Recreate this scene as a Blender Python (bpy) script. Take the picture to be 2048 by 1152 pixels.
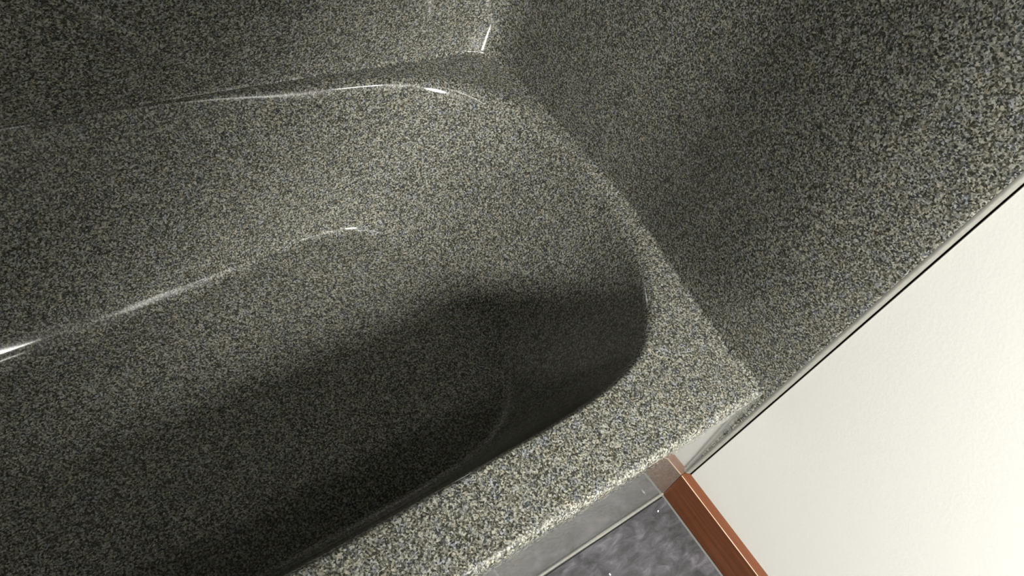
import bpy, bmesh, math, random
from mathutils import Vector, Matrix
random.seed(4)
for o in list(bpy.data.objects):
    bpy.data.objects.remove(o, do_unlink=True)
scn = bpy.context.scene
C = scn.collection

# ------------------------------------------------------------------ camera
cam_d = bpy.data.cameras.new('camera')
cam_d.sensor_width = 36.0
cam_d.lens = 1537.0 / 2048.0 * 36.0
cam_d.clip_start = 0.01
cam = bpy.data.objects.new('camera', cam_d)
C.objects.link(cam)
cam.matrix_world = Matrix((
    (0.77681931, 0.30052732, -0.55338512, -0.8425),
    (-0.55281089, 0.74630322, -0.37071771, -0.0949),
    (0.3015823, 0.593898, 0.74587753, 1.1224),
    (0, 0, 0, 1)))
scn.camera = cam

# ------------------------------------------------------------------ world, lamp, exposure
w = bpy.data.worlds.new('world')
scn.world = w
w.use_nodes = True
w.node_tree.nodes['Background'].inputs[0].default_value = (0.9, 0.95, 1.0, 1)
w.node_tree.nodes['Background'].inputs[1].default_value = 0.02
# added key spot; its oval beam is shaped to keep the left basin dark
LAMP = Vector((-0.50, -1.52, 1.44))
AZ, EL, ROLL = 0.330, 0.630, 0.572
LAMP_W = 425.0
LAMP_HALF, LAMP_OVAL, LAMP_BLEND = 1.089, 0.20, 0.45
DIFF_L = 11.0        # radiance of the opal diffuser of the added fill light
scn.view_settings.view_transform = 'Standard'
scn.view_settings.look = 'None'
scn.view_settings.exposure = 0.0
scn.view_settings.gamma = 1.0
scn.view_settings.use_curve_mapping = False


# ------------------------------------------------------------------ helpers
def mesh_obj(name, verts, faces, mat, parent=None, smooth=True):
    me = bpy.data.meshes.new(name)
    off = parent.location if parent else Vector((0, 0, 0))
    if parent and parent.parent:
        off = off + parent.parent.location
    me.from_pydata([tuple(Vector(v) - off) for v in verts], [], faces)
    bm = bmesh.new()
    bm.from_mesh(me)
    bmesh.ops.remove_doubles(bm, verts=bm.verts, dist=1e-6)
    bm.to_mesh(me)
    bm.free()
    me.materials.append(mat)
    for p in me.polygons:
        p.use_smooth = smooth
    o = bpy.data.objects.new(name, me)
    C.objects.link(o)
    if parent:
        o.parent = parent
    return o


def empty(name, loc):
    o = bpy.data.objects.new(name, None)
    o.location = loc
    o.empty_display_size = 0.05
    C.objects.link(o)
    return o


def tag(o, label, cat, group=None):
    o['label'] = label
    o['category'] = cat
    if group:
        o['group'] = group
    return o


def struct(o, label=None):
    o['kind'] = 'structure'
    if label:
        o['label'] = label
    return o


def grid(rows, closed=False):
    """rows: list of equally long point lists -> verts, quad faces"""
    n = len(rows[0])
    v = [p for r in rows for p in r]
    f = []
    for i in range(len(rows) - 1):
        for j in range(n if closed else n - 1):
            k = (j + 1) % n
            f.append((i * n + j, i * n + k, (i + 1) * n + k, (i + 1) * n + j))
    return v, f


def box(x0, x1, y0, y1, z0, z1):
    v = [(x, y, z) for x in (x0, x1) for y in (y0, y1) for z in (z0, z1)]
    f = [(0, 1, 3, 2), (4, 6, 7, 5), (0, 4, 5, 1), (2, 3, 7, 6), (0, 2, 6, 4), (1, 5, 7, 3)]
    return v, f


def bevel_box(name, b, mat, parent=None, w=0.002, seg=2):
    v, f = box(*b)
    o = mesh_obj(name, v, f, mat, parent, smooth=False)
    bm = bmesh.new()
    bm.from_mesh(o.data)
    bmesh.ops.recalc_face_normals(bm, faces=bm.faces)
    bmesh.ops.bevel(bm, geom=list(bm.edges), offset=w, segments=seg, affect='EDGES', profile=0.5)
    bm.to_mesh(o.data)
    bm.free()
    return o


def catmull(pts, closed, sub=14):
    out = []
    n = len(pts)
    for i in range(n if closed else n - 1):
        g = (lambda k: pts[k % n]) if closed else (lambda k: pts[max(0, min(n - 1, k))])
        p0, p1, p2, p3 = (Vector(g(i + d)) for d in (-1, 0, 1, 2))
        # centripetal parametrisation keeps uneven spacing free of loops
        t0 = 0.0
        t1 = t0 + max((p1 - p0).length, 1e-6) ** 0.5
        t2 = t1 + max((p2 - p1).length, 1e-6) ** 0.5
        t3 = t2 + max((p3 - p2).length, 1e-6) ** 0.5
        for s in range(sub):
            t = t1 + (t2 - t1) * s / sub
            a1 = (t1 - t) / (t1 - t0) * p0 + (t - t0) / (t1 - t0) * p1
            a2 = (t2 - t) / (t2 - t1) * p1 + (t - t1) / (t2 - t1) * p2
            a3 = (t3 - t) / (t3 - t2) * p2 + (t - t2) / (t3 - t2) * p3
            b1 = (t2 - t) / (t2 - t0) * a1 + (t - t0) / (t2 - t0) * a2
            b2 = (t3 - t) / (t3 - t1) * a2 + (t - t1) / (t3 - t1) * a3
            out.append((t2 - t) / (t2 - t1) * b1 + (t - t1) / (t2 - t1) * b2)
    if not closed:
        out.append(Vector(pts[-1]))
    return out


# ------------------------------------------------------------------ materials
def new_mat(name):
    m = bpy.data.materials.new(name)
    m.use_nodes = True
    nt = m.node_tree
    b = nt.nodes['Principled BSDF']
    return m, nt, b


def N(nt, kind, **kw):
    n = nt.nodes.new(kind)
    for k, v in kw.items():
        if hasattr(n, k):
            setattr(n, k, v)
        else:
            n.inputs[k].default_value = v
    return n


def ramp(nt, stops, interp='LINEAR'):
    r = nt.nodes.new('ShaderNodeValToRGB')
    r.color_ramp.interpolation = interp
    el = r.color_ramp.elements
    while len(el) < len(stops):
        el.new(0.5)
    for e, (p, c) in zip(el, stops):
        e.position = p
        e.color = (c[0], c[1], c[2], 1)
    return r


def granite(name='speckled_gelcoat', flat=False):
    """dark speckled, gel-coated moulded plastic; flat: the finer, evenly grey spray of the apron"""
    m, nt, b = new_mat(name)
    L = nt.links.new
    tc = N(nt, 'ShaderNodeTexCoord')
    no = N(nt, 'ShaderNodeTexNoise', Scale=150.0, Detail=1.0)
    L(tc.outputs['Object'], no.inputs['Vector'])
    warp = N(nt, 'ShaderNodeMixRGB', blend_type='ADD')
    warp.inputs[0].default_value = 0.004
    L(tc.outputs['Object'], warp.inputs[1])
    L(no.outputs['Color'], warp.inputs[2])
    vo = N(nt, 'ShaderNodeTexVoronoi', feature='F1', Scale=500.0)
    L(warp.outputs[0], vo.inputs['Vector'])
    sep = N(nt, 'ShaderNodeSeparateColor')
    L(vo.outputs['Color'], sep.inputs[0])
    fine = N(nt, 'ShaderNodeTexNoise', Scale=330.0, Detail=2.0, Roughness=0.6)
    L(tc.outputs['Object'], fine.inputs['Vector'])
    mixv = N(nt, 'ShaderNodeMath', operation='MULTIPLY_ADD')
    mixv.inputs[1].default_value = 0.9
    L(sep.outputs[0], mixv.inputs[0])
    off = N(nt, 'ShaderNodeMath', operation='MULTIPLY_ADD')
    off.inputs[1].default_value = 1.3
    off.inputs[2].default_value = -0.6
    L(fine.outputs['Fac'], off.inputs[0])
    L(off.outputs[0], mixv.inputs[2])
    if flat:
        val = ramp(nt, [(0.15, (0.070, 0.070, 0.066)), (0.85, (0.185, 0.184, 0.174))])
    else:
        val = ramp(nt, [(0.0, (0.018, 0.018, 0.015)), (0.30, (0.050, 0.050, 0.043)), (0.52, (0.118, 0.117, 0.102)),
                    (0.75, (0.195, 0.194, 0.173)), (1.0, (0.340, 0.338, 0.308))])
    L(mixv.outputs[0], val.inputs[0])
    hue = N(nt, 'ShaderNodeTexNoise', Scale=95.0, Detail=2.0, Roughness=0.7)
    L(tc.outputs['Object'], hue.inputs['Vector'])
    tint = ramp(nt, [(0.32, (0.86, 0.94, 1.18)), (0.46, (1.0, 1.0, 0.97)), (0.55, (1.0, 1.01, 0.93)), (0.68, (1.09, 1.0, 0.86))])
    L(hue.outputs['Fac'], tint.inputs[0])
    mul = N(nt, 'ShaderNodeMixRGB', blend_type='MULTIPLY')
    mul.inputs[0].default_value = 0.75
    L(val.outputs[0], mul.inputs[1])
    L(tint.outputs[0], mul.inputs[2])
    L(mul.outputs[0], b.inputs['Base Color'])
    b.inputs['Roughness'].default_value = 0.42
    b.inputs['Specular IOR Level'].default_value = 0.08
    b.inputs['Coat Weight'].default_value = 1.0
    b.inputs['Coat Roughness'].default_value = 0.09
    b.inputs['Coat IOR'].default_value = 1.7 if flat else 1.5
    return m


def paint(name, col, rough=0.6, bump=0.0, scale=300.0, var=0.03):
    m, nt, b = new_mat(name)
    L = nt.links.new
    tc = N(nt, 'ShaderNodeTexCoord')
    n = N(nt, 'ShaderNodeTexNoise', Scale=scale, Detail=3.0)
    L(tc.outputs['Object'], n.inputs['Vector'])
    lo = [c * (1 - var) for c in col]
    hi = [min(1, c * (1 + var)) for c in col]
    r = ramp(nt, [(0.3, lo), (0.7, hi)])
    L(n.outputs['Fac'], r.inputs[0])
    L(r.outputs[0], b.inputs['Base Color'])
    b.inputs['Roughness'].default_value = rough
    if bump:
        bp = N(nt, 'ShaderNodeBump')
        bp.inputs['Strength'].default_value = bump
        bp.inputs['Distance'].default_value = 0.0008
        L(n.outputs['Fac'], bp.inputs['Height'])
        L(bp.outputs[0], b.inputs['Normal'])
    return m


def wood():
    m, nt, b = new_mat('red_brown_stained_wood')
    L = nt.links.new
    tc = N(nt, 'ShaderNodeTexCoord')
    mp = N(nt, 'ShaderNodeMapping')
    mp.inputs['Scale'].default_value = (120, 5, 160)
    L(tc.outputs['Object'], mp.inputs['Vector'])
    n = N(nt, 'ShaderNodeTexNoise', Scale=1.0, Detail=4.0, Roughness=0.6)
    L(mp.outputs[0], n.inputs['Vector'])
    r = ramp(nt, [(0.3, (0.088, 0.024, 0.007)), (0.55, (0.125, 0.036, 0.010)), (0.75, (0.160, 0.050, 0.015))])
    L(n.outputs['Fac'], r.inputs[0])
    L(r.outputs[0], b.inputs['Base Color'])
    b.inputs['Roughness'].default_value = 0.4
    b.inputs['Coat Weight'].default_value = 0.3
    b.inputs['Coat Roughness'].default_value = 0.16
    return m


def slate():
    m, nt, b = new_mat('grey_mottled_tile')
    L = nt.links.new
    tc = N(nt, 'ShaderNodeTexCoord')
    mp = N(nt, 'ShaderNodeMapping')
    mp.inputs['Rotation'].default_value = (0, 0, 0.5)
    mp.inputs['Scale'].default_value = (1.0, 2.2, 1.0)
    L(tc.outputs['Object'], mp.inputs['Vector'])
    n = N(nt, 'ShaderNodeTexNoise', Scale=27.0, Detail=7.0, Roughness=0.66, Distortion=0.6)
    L(mp.outputs[0], n.inputs['Vector'])
    r = ramp(nt, [(0.30, (0.024, 0.026, 0.025)), (0.45, (0.048, 0.048, 0.052)), (0.57, (0.072, 0.070, 0.078)), (0.72, (0.135, 0.130, 0.142))])
    L(n.outputs['Fac'], r.inputs[0])
    L(r.outputs[0], b.inputs['Base Color'])
    b.inputs['Roughness'].default_value = 0.34
    bp = N(nt, 'ShaderNodeBump')
    bp.inputs['Strength'].default_value = 0.3
    bp.inputs['Distance'].default_value = 0.001
    L(n.outputs['Fac'], bp.inputs['Height'])
    L(bp.outputs[0], b.inputs['Normal'])
    return m


GRAN = granite()
APRON = granite('grey_gelcoat', True)
WHITE = paint('white_wall_paint', (0.735, 0.732, 0.700), 0.62, 0.12, 260.0, 0.012)
CEIL = paint('ceiling_paint', (0.82, 0.81, 0.78), 0.8, 0.2, 200.0)
ROOM = paint('room_wall_paint', (0.50, 0.49, 0.46), 0.7, 0.2, 200.0)
GROUT = paint('pale_grout', (0.12, 0.12, 0.112), 0.8, 0.3, 500.0, 0.1)
CAULK = paint('pale_caulk', (0.17, 0.167, 0.15), 0.55, 0.0, 200.0, 0.1)
WOOD = wood()
SLATE = slate()
METAL = paint('brushed_nickel', (0.55, 0.53, 0.50), 0.35)
METAL.node_tree.nodes['Principled BSDF'].inputs['Metallic'].default_value = 1.0
SPECK = paint('white_speck_paint', (0.85, 0.85, 0.82), 0.4)

H = 0.330          # rim height
ZB = 0.060         # basin floor height
X_LEFT = -1.52     # far end of the tub

# ------------------------------------------------------------------ the room
XW = 0.003         # surface of the white wall
Y_EDGE = -0.0174   # where the white wall stops beside the tub
YF = -2.05
XR = -2.45
struct(bevel_box('wall_right', (XW, 0.11, YF - 0.1, Y_EDGE, 0.0, 2.42), WHITE, None, 0.0008),
       'white painted wall beside the speckled tub')
struct(mesh_obj('wall_alcove', *box(0.06, 0.16, Y_EDGE - 0.0, 0.95, 0.0, 2.42), ROOM, smooth=False),
       'wall behind the end of the tub surround')
struct(mesh_obj('wall_back', *box(XR - 0.1, 0.16, 0.80, 0.95, 0.0, 2.42), ROOM, smooth=False),
       'wall behind the long side of the tub surround')
struct(mesh_obj('wall_front', *box(XR - 0.1, 0.11, YF - 0.1, YF, 0.0, 2.42), ROOM, smooth=False),
       'painted wall opposite the tub')
struct(mesh_obj('wall_left', *box(XR - 0.1, XR, YF, 0.80, 0.0, 2.42), ROOM, smooth=False),
       'painted wall past the far end of the tub')
struct(mesh_obj('ceiling', *box(XR - 0.1, 0.16, YF - 0.1, 0.95, 2.42, 2.5), CEIL, smooth=False),
       'plain painted ceiling')

# floor: grout bed with single tiles set on it
fl = struct(mesh_obj('floor', *box(XR, XW, YF, 0.80, -0.05, -0.0022), GROUT, smooth=False),
            'floor of grey mottled tiles with pale grout')
TS, G = 0.330, 0.005
tile_me = None
x1 = -0.0165
i = 0
while x1 > XR + 0.05:
    y1 = -0.0160
    while y1 > YF + 0.05:
        if tile_me is None:
            t = bevel_box('tile', (x1 - TS, x1, y1 - TS, y1, -0.010, 0.0), SLATE, None, 0.0012)
            off = Vector((x1, y1, 0))
            for v in t.data.vertices:
                v.co -= off
            tile_me = t.data
            t.location = off
            t.parent = fl
        else:
            t = bpy.data.objects.new('tile', tile_me)
            C.objects.link(t)
            t.parent = fl
            t.location = (x1, y1, 0)
        y1 -= TS + G
    x1 -= TS + G

# baseboard: flat face, rounded arris, sloping top
prof = [(XW, 0.0), (-0.0120, 0.0), (-0.0120, 0.0690)]
for k in range(1, 7):
    a = k / 6 * math.radians(78)
    prof.append((-0.0120 + 0.0018 * (1 - math.cos(a)), 0.0690 + 0.0018 * math.sin(a)))
prof += [(-0.0030, 0.0727), (XW, 0.0742)]
rows = [[(x, y if y < -0.1 else -0.0124 + 0.04 * z, z) for (x, z) in prof] for y in (-0.0124, -0.4, -0.8, -1.2, -1.6, YF)]
v, f = grid(rows)
n = len(prof)
f += [tuple(range(n - 1, -1, -1)), tuple(range(5 * n, 6 * n))]
bb = mesh_obj('baseboard_right', v, f, WOOD, smooth=False)
for k, p in enumerate(bb.data.polygons):
    p.use_smooth = True
bb.data.set_sharp_from_angle(angle=math.radians(40))
struct(bb, 'red-brown stained wooden baseboard along the white wall')

# pale strip whose colour stands in for the highlight on the arris
EDGE_GLINT = paint('pale_highlight', (0.50, 0.40, 0.30), 0.4, 0.0, 150.0, 0.12)
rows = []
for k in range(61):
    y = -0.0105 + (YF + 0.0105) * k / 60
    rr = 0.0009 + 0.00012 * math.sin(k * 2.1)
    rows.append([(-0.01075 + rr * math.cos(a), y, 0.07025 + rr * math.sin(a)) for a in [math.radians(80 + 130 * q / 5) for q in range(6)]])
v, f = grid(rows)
we = mesh_obj('edge_highlight', v, f, EDGE_GLINT, bb)
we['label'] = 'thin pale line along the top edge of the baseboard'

# ------------------------------------------------------------------ plan outlines of the tub (metres)
CX, CY = -0.70, 0.40
# line where rim and wall panels meet, from the front right corner round the back
WALL_END = [(-0.0045, 0.0), (-0.006, 0.040), (-0.003, 0.120), (0.014, 0.235), (0.030, 0.335), (0.034, 0.415), (0.032, 0.490),
            (0.029, 0.575), (0.026, 0.660), (0.022, 0.718), (0.010, 0.750), (-0.018, 0.764), (-0.060, 0.768)]
OPEN = [(0.016, 0.440), (0.010, 0.545), (-0.036, 0.640), (-0.097, 0.692), (-0.186, 0.726), (-0.330, 0.741), (-0.48, 0.757), (-0.70, 0.763),
        (-0.95, 0.762), (-1.20, 0.740), (-1.33, 0.710), (-1.40, 0.660), (-1.432, 0.57), (-1.440, 0.42), (-1.432, 0.27),
        (-1.40, 0.18), (-1.33, 0.125), (-1.20, 0.104), (-0.90, 0.098), (-0.60, 0.098), (-0.42, 0.102), (-0.27, 0.108),
        (-0.165, 0.126), (-0.092, 0.170), (-0.038, 0.236), (0.002, 0.330)]
FLOORL = [(-0.158, 0.400), (-0.170, 0.500), (-0.196, 0.590), (-0.236, 0.642), (-0.285, 0.664), (-0.345, 0.668), (-0.405, 0.660),
          (-0.60, 0.626), (-0.84, 0.597), (-1.05, 0.592), (-1.20, 0.585), (-1.29, 0.555), (-1.335, 0.49), (-1.345, 0.40),
          (-1.335, 0.31), (-1.29, 0.225), (-1.20, 0.190), (-1.05, 0.180), (-0.84, 0.174), (-0.60, 0.172), (-0.42, 0.176),
          (-0.31, 0.184), (-0.236, 0.206), (-0.190, 0.262), (-0.166, 0.325)]


def radial(poly, n):
    """distance from (CX,CY) to a star-shaped closed outline at n even angles"""
    pol = []
    for x, y in poly:
        pol.append((math.atan2(y - CY, x - CX) % (2 * math.pi), math.hypot(x - CX, y - CY)))
    pol.sort()
    pol = [(pol[-1][0] - 2 * math.pi, pol[-1][1])] + pol + [(pol[0][0] + 2 * math.pi, pol[0][1])]
    out, k = [], 0
    for q in range(n):
        t = 2 * math.pi * q / n
        while pol[k + 1][0] < t:
            k += 1
        (t0, r0), (t1, r1) = pol[k], pol[k + 1]
        # straight chord between the two outline points, in polar form
        x0, y0, x1, y1 = r0 * math.cos(t0), r0 * math.sin(t0), r1 * math.cos(t1), r1 * math.sin(t1)
        den = math.cos(t) * (y1 - y0) - math.sin(t) * (x1 - x0)
        out.append((x0 * (y1 - y0) - y0 * (x1 - x0)) / den if abs(den) > 1e-9 else r0)
    return out


YR = 0.012   # flat part of the rim starts here, in front of it the rolled lip
wall_line = catmull(WALL_END, False, 8)
left_line = [Vector((-1.47, 0.768)), Vector((-1.50, 0.760)), Vector((-1.515, 0.735)), Vector((X_LEFT, 0.70)), Vector((X_LEFT, 0.0))]
outer = [Vector((-0.0045, YR))] + [p for p in wall_line if p.y > YR + 0.004] + left_line[:-1] + [Vector((X_LEFT, YR))]
NA = 900
angs = [2 * math.pi * k / NA for k in range(NA)]
R_out = radial([tuple(p) for p in outer], NA)
R_op = radial([tuple(p) for p in catmull(OPEN, True, 10)], NA)
R_fl = radial([tuple(p) for p in catmull(FLOORL, True, 10)], NA)


def smooth(vals, k, passes=3):
    n = len(vals)
    for _ in range(passes):
        vals = [sum(vals[(i + j) % n] for j in range(-k, k + 1)) / (2 * k + 1) for i in range(n)]
    return vals


# 1 along the back away from the right corner, where rim and wall run into each other
SHARP = [max(0.0, min(1.0, (math.degrees(t) - 42.0) / 22.0)) * max(0.0, min(1.0, (155.0 - math.degrees(t)) / 10.0)) for t in angs]
R_op = smooth(R_op, 5)
R_fl = smooth(R_fl, 8)
R_op = smooth([min(a, b - 0.010 + 0.006 * SHARP[i]) for i, (a, b) in enumerate(zip(R_op, R_out))], 2, 2)
# the outer edge gets exact corners at the front
for c in ((-0.0045, YR), (X_LEFT, YR)):
    k = round((math.atan2(c[1] - CY, c[0] - CX) % (2 * math.pi)) / (2 * math.pi) * NA) % NA
    angs[k] = math.atan2(c[1] - CY, c[0] - CX) % (2 * math.pi)
    R_out[k] = math.hypot(c[0] - CX, c[1] - CY)


def P(r, t, z):
    return (CX + r * math.cos(t), CY + r * math.sin(t), z)


def bez(a, b, c, n):
    return [tuple((1 - s) ** 2 * a[q] + 2 * s * (1 - s) * b[q] + s * s * c[q] for q in (0, 1)) for s in [k / n for k in range(n + 1)]]


rim_rows, basin_rows, floor_rows = [], [], []
for i, t in enumerate(angs):
    ro, rw, rb = R_op[i], R_out[i], R_fl[i]
    end = max(0.0, math.cos(t)) ** 8            # 1 towards the sloping end
    front = max(0.0, min(1.0, -3.0 * math.sin(t) + 0.2))   # 1 on the room side, where the edge is tighter
    tb = min(0.016 + 0.010 * end - 0.008 * front, (rw - ro) * 0.75)
    # along the back, away from the corner, the edge is tight as well
    sharp = SHARP[i]
    tb *= 1.0 - 0.72 * sharp
    A = (ro + tb, H)
    B = (ro, H)
    Cc = (rb, ZB)
    # the long walls turn out into a soft foot; the end is one straight slope
    zm = ZB + 0.030
    straight = (H - zm) / (H - ZB)
    fm = 0.83 + (straight - 0.83) * min(1.0, end * 1.6)
    Mm = (ro + (rb - ro) * fm, zm)
    d1 = math.hypot(B[0] - Mm[0], B[1] - Mm[1])
    u = ((Mm[0] - B[0]) / d1, (Mm[1] - B[1]) / d1)
    d2 = math.hypot(Cc[0] - Mm[0], Cc[1] - Mm[1])
    w2 = ((Cc[0] - Mm[0]) / d2, (Cc[1] - Mm[1]) / d2)
    tb2 = min(0.020 + 0.012 * end - 0.010 * front, d1 * 0.3)
    tb2 *= 1.0 - 0.72 * sharp
    B2 = (B[0] + u[0] * tb2, B[1] + u[1] * tb2)
    tm = d2 * 0.36
    M1 = (Mm[0] - u[0] * tm, Mm[1] - u[1] * tm)
    M2 = (Mm[0] + w2[0] * tm, Mm[1] + w2[1] * tm)
    tcn = d2 * 0.55
    C1 = (Cc[0] - w2[0] * tcn, Cc[1] - w2[1] * tcn)
    D = (rb - tcn, ZB)
    prof = bez(A, B, B2, 8)
    for k in range(1, 6):
        s = k / 6
        prof.append((B2[0] + (M1[0] - B2[0]) * s, B2[1] + (M1[1] - B2[1]) * s))
    prof += bez(M1, Mm, M2, 8)
    prof += bez(C1, Cc, D, 10)
    rim_rows.append([P(rw, t, H), P(A[0] + (rw - A[0]) * 0.5, t, H), P(A[0], t, H)])
    e = (D[0] - 0.012, ZB)
    basin_rows.append([P(r, t, z) for r, z in prof] + [P(e[0], t, ZB)])
    floor_rows.append([P(e[0] * s, t, ZB - 0.004 * (1 - s)) for s in (1.0, 0.93, 0.8, 0.6, 0.4, 0.2, 0.04)])


def ring_mesh(name, rows, parent):
    n, mcols = len(rows), len(rows[0])
    v = [p for r in rows for p in r]
    f = []
    for i in range(n):
        j = (i + 1) % n
        for k in range(mcols - 1):
            f.append((i * mcols + k, i * mcols + k + 1, j * mcols + k + 1, j * mcols + k))
    if name == 'basin_floor':
        f.append(tuple(i * mcols + mcols - 1 for i in range(n)))
    o = mesh_obj(name, v, f, GRAN, parent)
    bm = bmesh.new()
    bm.from_mesh(o.data)
    bmesh.ops.recalc_face_normals(bm, faces=bm.faces)
    up = sum(fc.normal.z for fc in bm.faces)
    if up < 0:
        bmesh.ops.reverse_faces(bm, faces=bm.faces)
    bm.to_mesh(o.data)
    bm.free()
    return o


tub = tag(empty('bathtub', (-0.76, 0.38, 0.0)), 'dark grey speckled bathtub with rounded basin and glossy front apron', 'bathtub')
ring_mesh('rim', rim_rows, tub)
ring_mesh('basin', basin_rows, tub)
ring_mesh('basin_floor', floor_rows, tub)
# rolled lip and apron
prof = [(YR + 0.0, H)]
for k in range(1, 9):
    a = math.pi / 2 * k / 8
    prof.append((YR - 0.012 * math.sin(a), H - 0.012 * (1 - math.cos(a))))
lip = prof + [(-0.0010, 0.300)]
apr = [(-0.0010, 0.300), (-0.004, 0.22), (-0.008, 0.10), (-0.012, 0.0005)]
xs = [X_LEFT + (-0.0045 - X_LEFT) * k / 24 for k in range(25)]
v, f = grid([[(x, y, z) for y, z in lip] for x in xs])
mesh_obj('rolled_lip', v, f, GRAN, tub)
v, f = grid([[(x, y, z) for y, z in apr] for x in xs])
mesh_obj('apron', v, f, APRON, tub)['label'] = 'glossy grey front apron mirroring floor and wall'

# ------------------------------------------------------------------ wall surround
sur = tag(empty('tub_surround', (-0.76, 0.77, H)), 'dark grey speckled wall panels rising from the rim of the bathtub', 'tub surround')
ZT = 2.0


def panel(name, line, inward):
    """wall panel along a plan line with a small cove at its foot"""
    rows = []
    n = len(line)
    for i, p in enumerate(line):
        p = Vector(p)
        a, b = Vector(line[max(0, i - 1)]), Vector(line[min(n - 1, i + 1)])
        d = (b - a).normalized()
        nrm = Vector((-d.y, d.x)) * inward
        col = []
        cr = 0.007 if p.y < 0.767 or p.x > -0.1 or p.x < -1.3 else 0.007 - 0.0055 * min(1.0, (-0.1 - p.x) / 0.3)
        for k in range(7):
            an = math.pi / 2 * k / 6
            q = p + nrm * cr * (1 - math.sin(an))
            col.append((q.x, q.y, H + 0.0004 + cr * (1 - math.cos(an))))
        for z in (0.40, 0.55, 0.8, 1.1, 1.5, ZT):
            col.append((p.x, p.y, z))
        q = p - nrm * 0.02
        col.append((q.x, q.y, ZT))
        rows.append(col)
    v, f = grid(rows)
    return mesh_obj(name, v, f, GRAN, sur)


k_split = next(i for i, p in enumerate(wall_line) if p.y > 0.66)
panel('end_panel', wall_line[:k_split + 1], 1)
back_line = wall_line[k_split:] + [Vector((x, 0.768)) for x in (-0.2, -0.4, -0.6, -0.8, -1.0, -1.2, -1.4)] + left_line[:-1]
panel('back_panel', back_line, 1)
panel('end_panel', left_line[-2:-1] + [Vector((X_LEFT, y)) for y in (0.5, 0.3, 0.1)] + left_line[-1:], 1)

# rounded front edge of the end panel, running on down beside the apron
fp = [(-0.0045, 0.003), (-0.0045, -0.003)]
for k in range(1, 8):
    a = math.pi / 2 * k / 7
    fp.append((0.0055 - 0.010 * math.cos(a), -0.003 - 0.0105 * math.sin(a)))
fp.append((0.050, -0.0135))
rows = [[(x, y, z) for x, y in fp] for z in (0.0005, 0.1, 0.3, 0.33, 0.6, 1.0, 1.5, ZT)]
v, f = grid(rows)
mesh_obj('edge_flange', v, f, GRAN, sur)
fp2 = [(2 * X_LEFT / 2 + (-0.0045 - x), y) for x, y in fp]
v, f = grid([[(x, y, z) for x, y in fp2] for z in (0.0005, 0.3, 1.0, ZT)])
mesh_obj('edge_flange', v, f, GRAN, sur)

# tooled caulk strip between the panel edge and the white wall
rows = []
for k in range(41):
    z = 0.075 + (ZT - 0.075) * k / 40
    e = random.uniform(-0.0006, 0.0006)
    rows.append([(-0.0034, -0.0070 + e, z)] + [(0.0060 - 0.0112 * math.cos(a), -0.0062 - (0.0092 + e * 0.3) * math.sin(a) + e * (1 - math.sin(a)), z)
                 for a in [math.radians(28 + 62 * q / 6) for q in range(7)]] + [(0.03, -0.0155, z)])
v, f = grid(rows)
tag(mesh_obj('caulk_strip', v, f, CAULK), 'upright pale caulk strip between tub surround and white wall', 'caulk')

# moulded diagonal bead on the back panel
bl = catmull([(-0.86, 0.69), (-0.77, 0.605), (-0.705, 0.548), (-0.651, 0.496), (-0.582, 0.436), (-0.530, 0.400), (-0.470, 0.372)], False, 8)
rows = []
for i, p in enumerate(bl):
    a, b = bl[max(0, i - 1)], bl[min(len(bl) - 1, i + 1)]
    d = (b - a).normalized()
    nr = Vector((-d.y, d.x))
    fade = min(1.0, (len(bl) - 1 - i) / 18.0)
    wd = 0.013
    rows.append([(p.x + nr.x * wd * math.cos(q), 0.7684 - 0.0060 * fade * math.sin(q), p.y + nr.y * wd * math.cos(q))
                 for q in [math.pi * k / 8 for k in range(9)]])
v, f = grid(rows)
mesh_obj('moulded_bead', v, f, GRAN, sur)

# ------------------------------------------------------------------ caulk and small bits
rows = []
for x in [X_LEFT + (-0.012 - X_LEFT) * k / 30 for k in range(31)]:
    r0 = 0.0030 + random.uniform(-0.0008, 0.0008)
    rows.append([(x, -0.0112 - r0 * (1 - math.cos(a)) * 1.0, r0 * (1 - math.sin(a)) + 0.0004) for a in [math.pi / 2 * k / 5 for k in range(6)]])
v, f = grid(rows)
tag(mesh_obj('caulk_bead', v, f, CAULK), 'thin pale caulk bead along the foot of the tub apron', 'caulk')

for k, (x, y, lab) in enumerate(((-0.043, -0.031, 'tiny white speck on the grey tile near the wooden baseboard'),
                                 (-0.190, -0.068, 'tiny white speck on the grey tile farther from the baseboard'))):
    bm = bmesh.new()
    bmesh.ops.create_icosphere(bm, subdivisions=2, radius=0.0014)
    for vv in bm.verts:
        vv.co.x *= 1.5 + 0.2 * math.sin(9e3 * vv.co.y)
        vv.co.z *= 0.5
    me = bpy.data.meshes.new('white_speck')
    bm.to_mesh(me)
    bm.free()
    me.materials.append(SPECK)  # small plain white dots on the tile
    o = bpy.data.objects.new('white_speck', me)
    o.location = (x, y, 0.0010)
    o.rotation_euler = (0, 0, 0.6 + k)
    C.objects.link(o)
    tag(o, lab, 'speck')

# ------------------------------------------------------------------ added key light, built as a wall spot opposite the tub
lamp = tag(empty('added_spot_lamp', (LAMP.x, YF, LAMP.z)), 'added nickel spot lamp on the wall opposite the tub', 'lamp')
aim = Vector((math.sin(AZ) * math.cos(EL), math.cos(AZ) * math.cos(EL), -math.sin(EL)))
hx = Vector((math.cos(AZ), -math.sin(AZ), 0.0))
vx = aim.cross(hx)
if vx.z > 0:
    vx = -vx
lx = hx * math.cos(ROLL) + vx * math.sin(ROLL)
lz = -aim
ly = lz.cross(lx)
rot = Matrix((lx, ly, lz)).transposed().to_4x4()
Mx = Matrix.Translation(LAMP) @ rot


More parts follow.
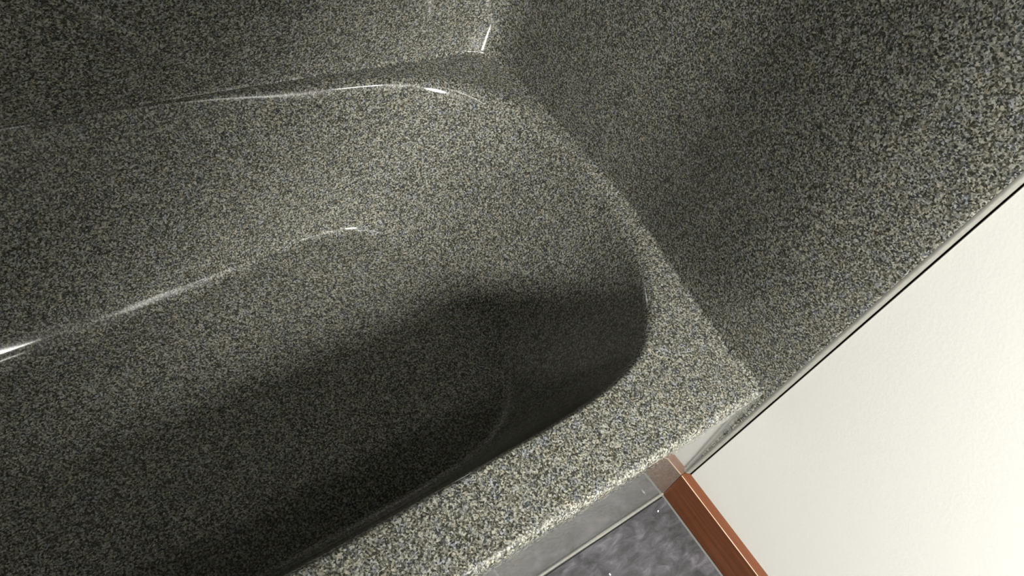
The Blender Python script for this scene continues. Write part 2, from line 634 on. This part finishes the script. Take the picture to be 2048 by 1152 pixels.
def lathe(name, prof, mtx, mat, parent, seg=32):
    rows = [[tuple(mtx @ Vector((r * math.cos(2 * math.pi * k / seg), r * math.sin(2 * math.pi * k / seg), z))) for k in range(seg)] for r, z in prof]
    v, f = grid(rows, closed=True)
    return mesh_obj(name, v, f, mat, parent)


lathe('shade', [(0.004, 0.25), (0.07, 0.25), (0.12, 0.22), (0.16, 0.13), (0.157, 0.13), (0.115, 0.215), (0.004, 0.235)], Mx @ Matrix.Diagonal((0.8, 1.15, 1.0, 1.0)), METAL, lamp)
wallm = Matrix.Translation((LAMP.x, YF, LAMP.z)) @ Matrix.Rotation(-math.pi / 2, 4, 'X')
lathe('wall_plate', [(0.002, 0.022), (0.05, 0.022), (0.056, 0.016), (0.056, 0.0)], wallm, METAL, lamp)
back = Mx @ Vector((0, 0, 0.248))
d = back - Vector((LAMP.x, YF + 0.02, LAMP.z))
am = Matrix.Translation((LAMP.x, YF + 0.02, LAMP.z)) @ d.to_track_quat('Z', 'Y').to_matrix().to_4x4()
lathe('arm', [(0.009, 0.0), (0.009, d.length)], am, METAL, lamp, 16)
sp = bpy.data.lights.new('spot_bulb', 'SPOT')
sp.energy = LAMP_W
sp.color = (1.0, 0.98, 0.925)
sp.spot_size = 2 * LAMP_HALF
sp.spot_blend = LAMP_BLEND
sp.shadow_soft_size = 0.18
so = bpy.data.objects.new('spot_bulb', sp)
C.objects.link(so)
so.parent = lamp
so.location = LAMP - Vector((LAMP.x, YF, LAMP.z))
so.rotation_euler = rot.to_euler()
so.scale = (LAMP_OVAL, 1.0, 1.0)

# ------------------------------------------------------------------ added fill light, built as a long ceiling fixture with opal diffuser
GL, gnt, gb = new_mat('opal_fill_diffuser')
gb.inputs['Base Color'].default_value = (0.9, 0.88, 0.82, 1)
gb.inputs['Emission Color'].default_value = (1.0, 0.97, 0.90, 1)
gb.inputs['Emission Strength'].default_value = DIFF_L
VX0, VX1, VY, VZ = -1.75, -0.45, -1.15, 2.42
van = tag(empty('fill_light', ((VX0 + VX1) / 2, VY, VZ)), 'added fill light in a long nickel ceiling fixture with a curved opal diffuser', 'lamp')
bevel_box('back_plate', (VX0, VX1, VY - 0.12, VY + 0.12, VZ - 0.02, VZ), METAL, van, 0.005)
rows = [[(x, VY - 0.105 * math.cos(a), VZ - 0.02 - 0.075 * math.sin(a)) for a in [math.pi * k / 14 for k in range(15)]]
        for x in (VX0 + 0.02, VX0 + 0.4, VX0 + 0.8, VX1 - 0.02)]
v, f = grid(rows)
f += [tuple(range(14, -1, -1)), tuple(range(45, 60))]
mesh_obj('diffuser', v, f, GL, van)
for x in (VX0 + 0.01, VX1 - 0.01):
    bevel_box('end_cap', (x - 0.01, x + 0.01, VY - 0.115, VY + 0.115, VZ - 0.105, VZ - 0.005), METAL, van, 0.004)
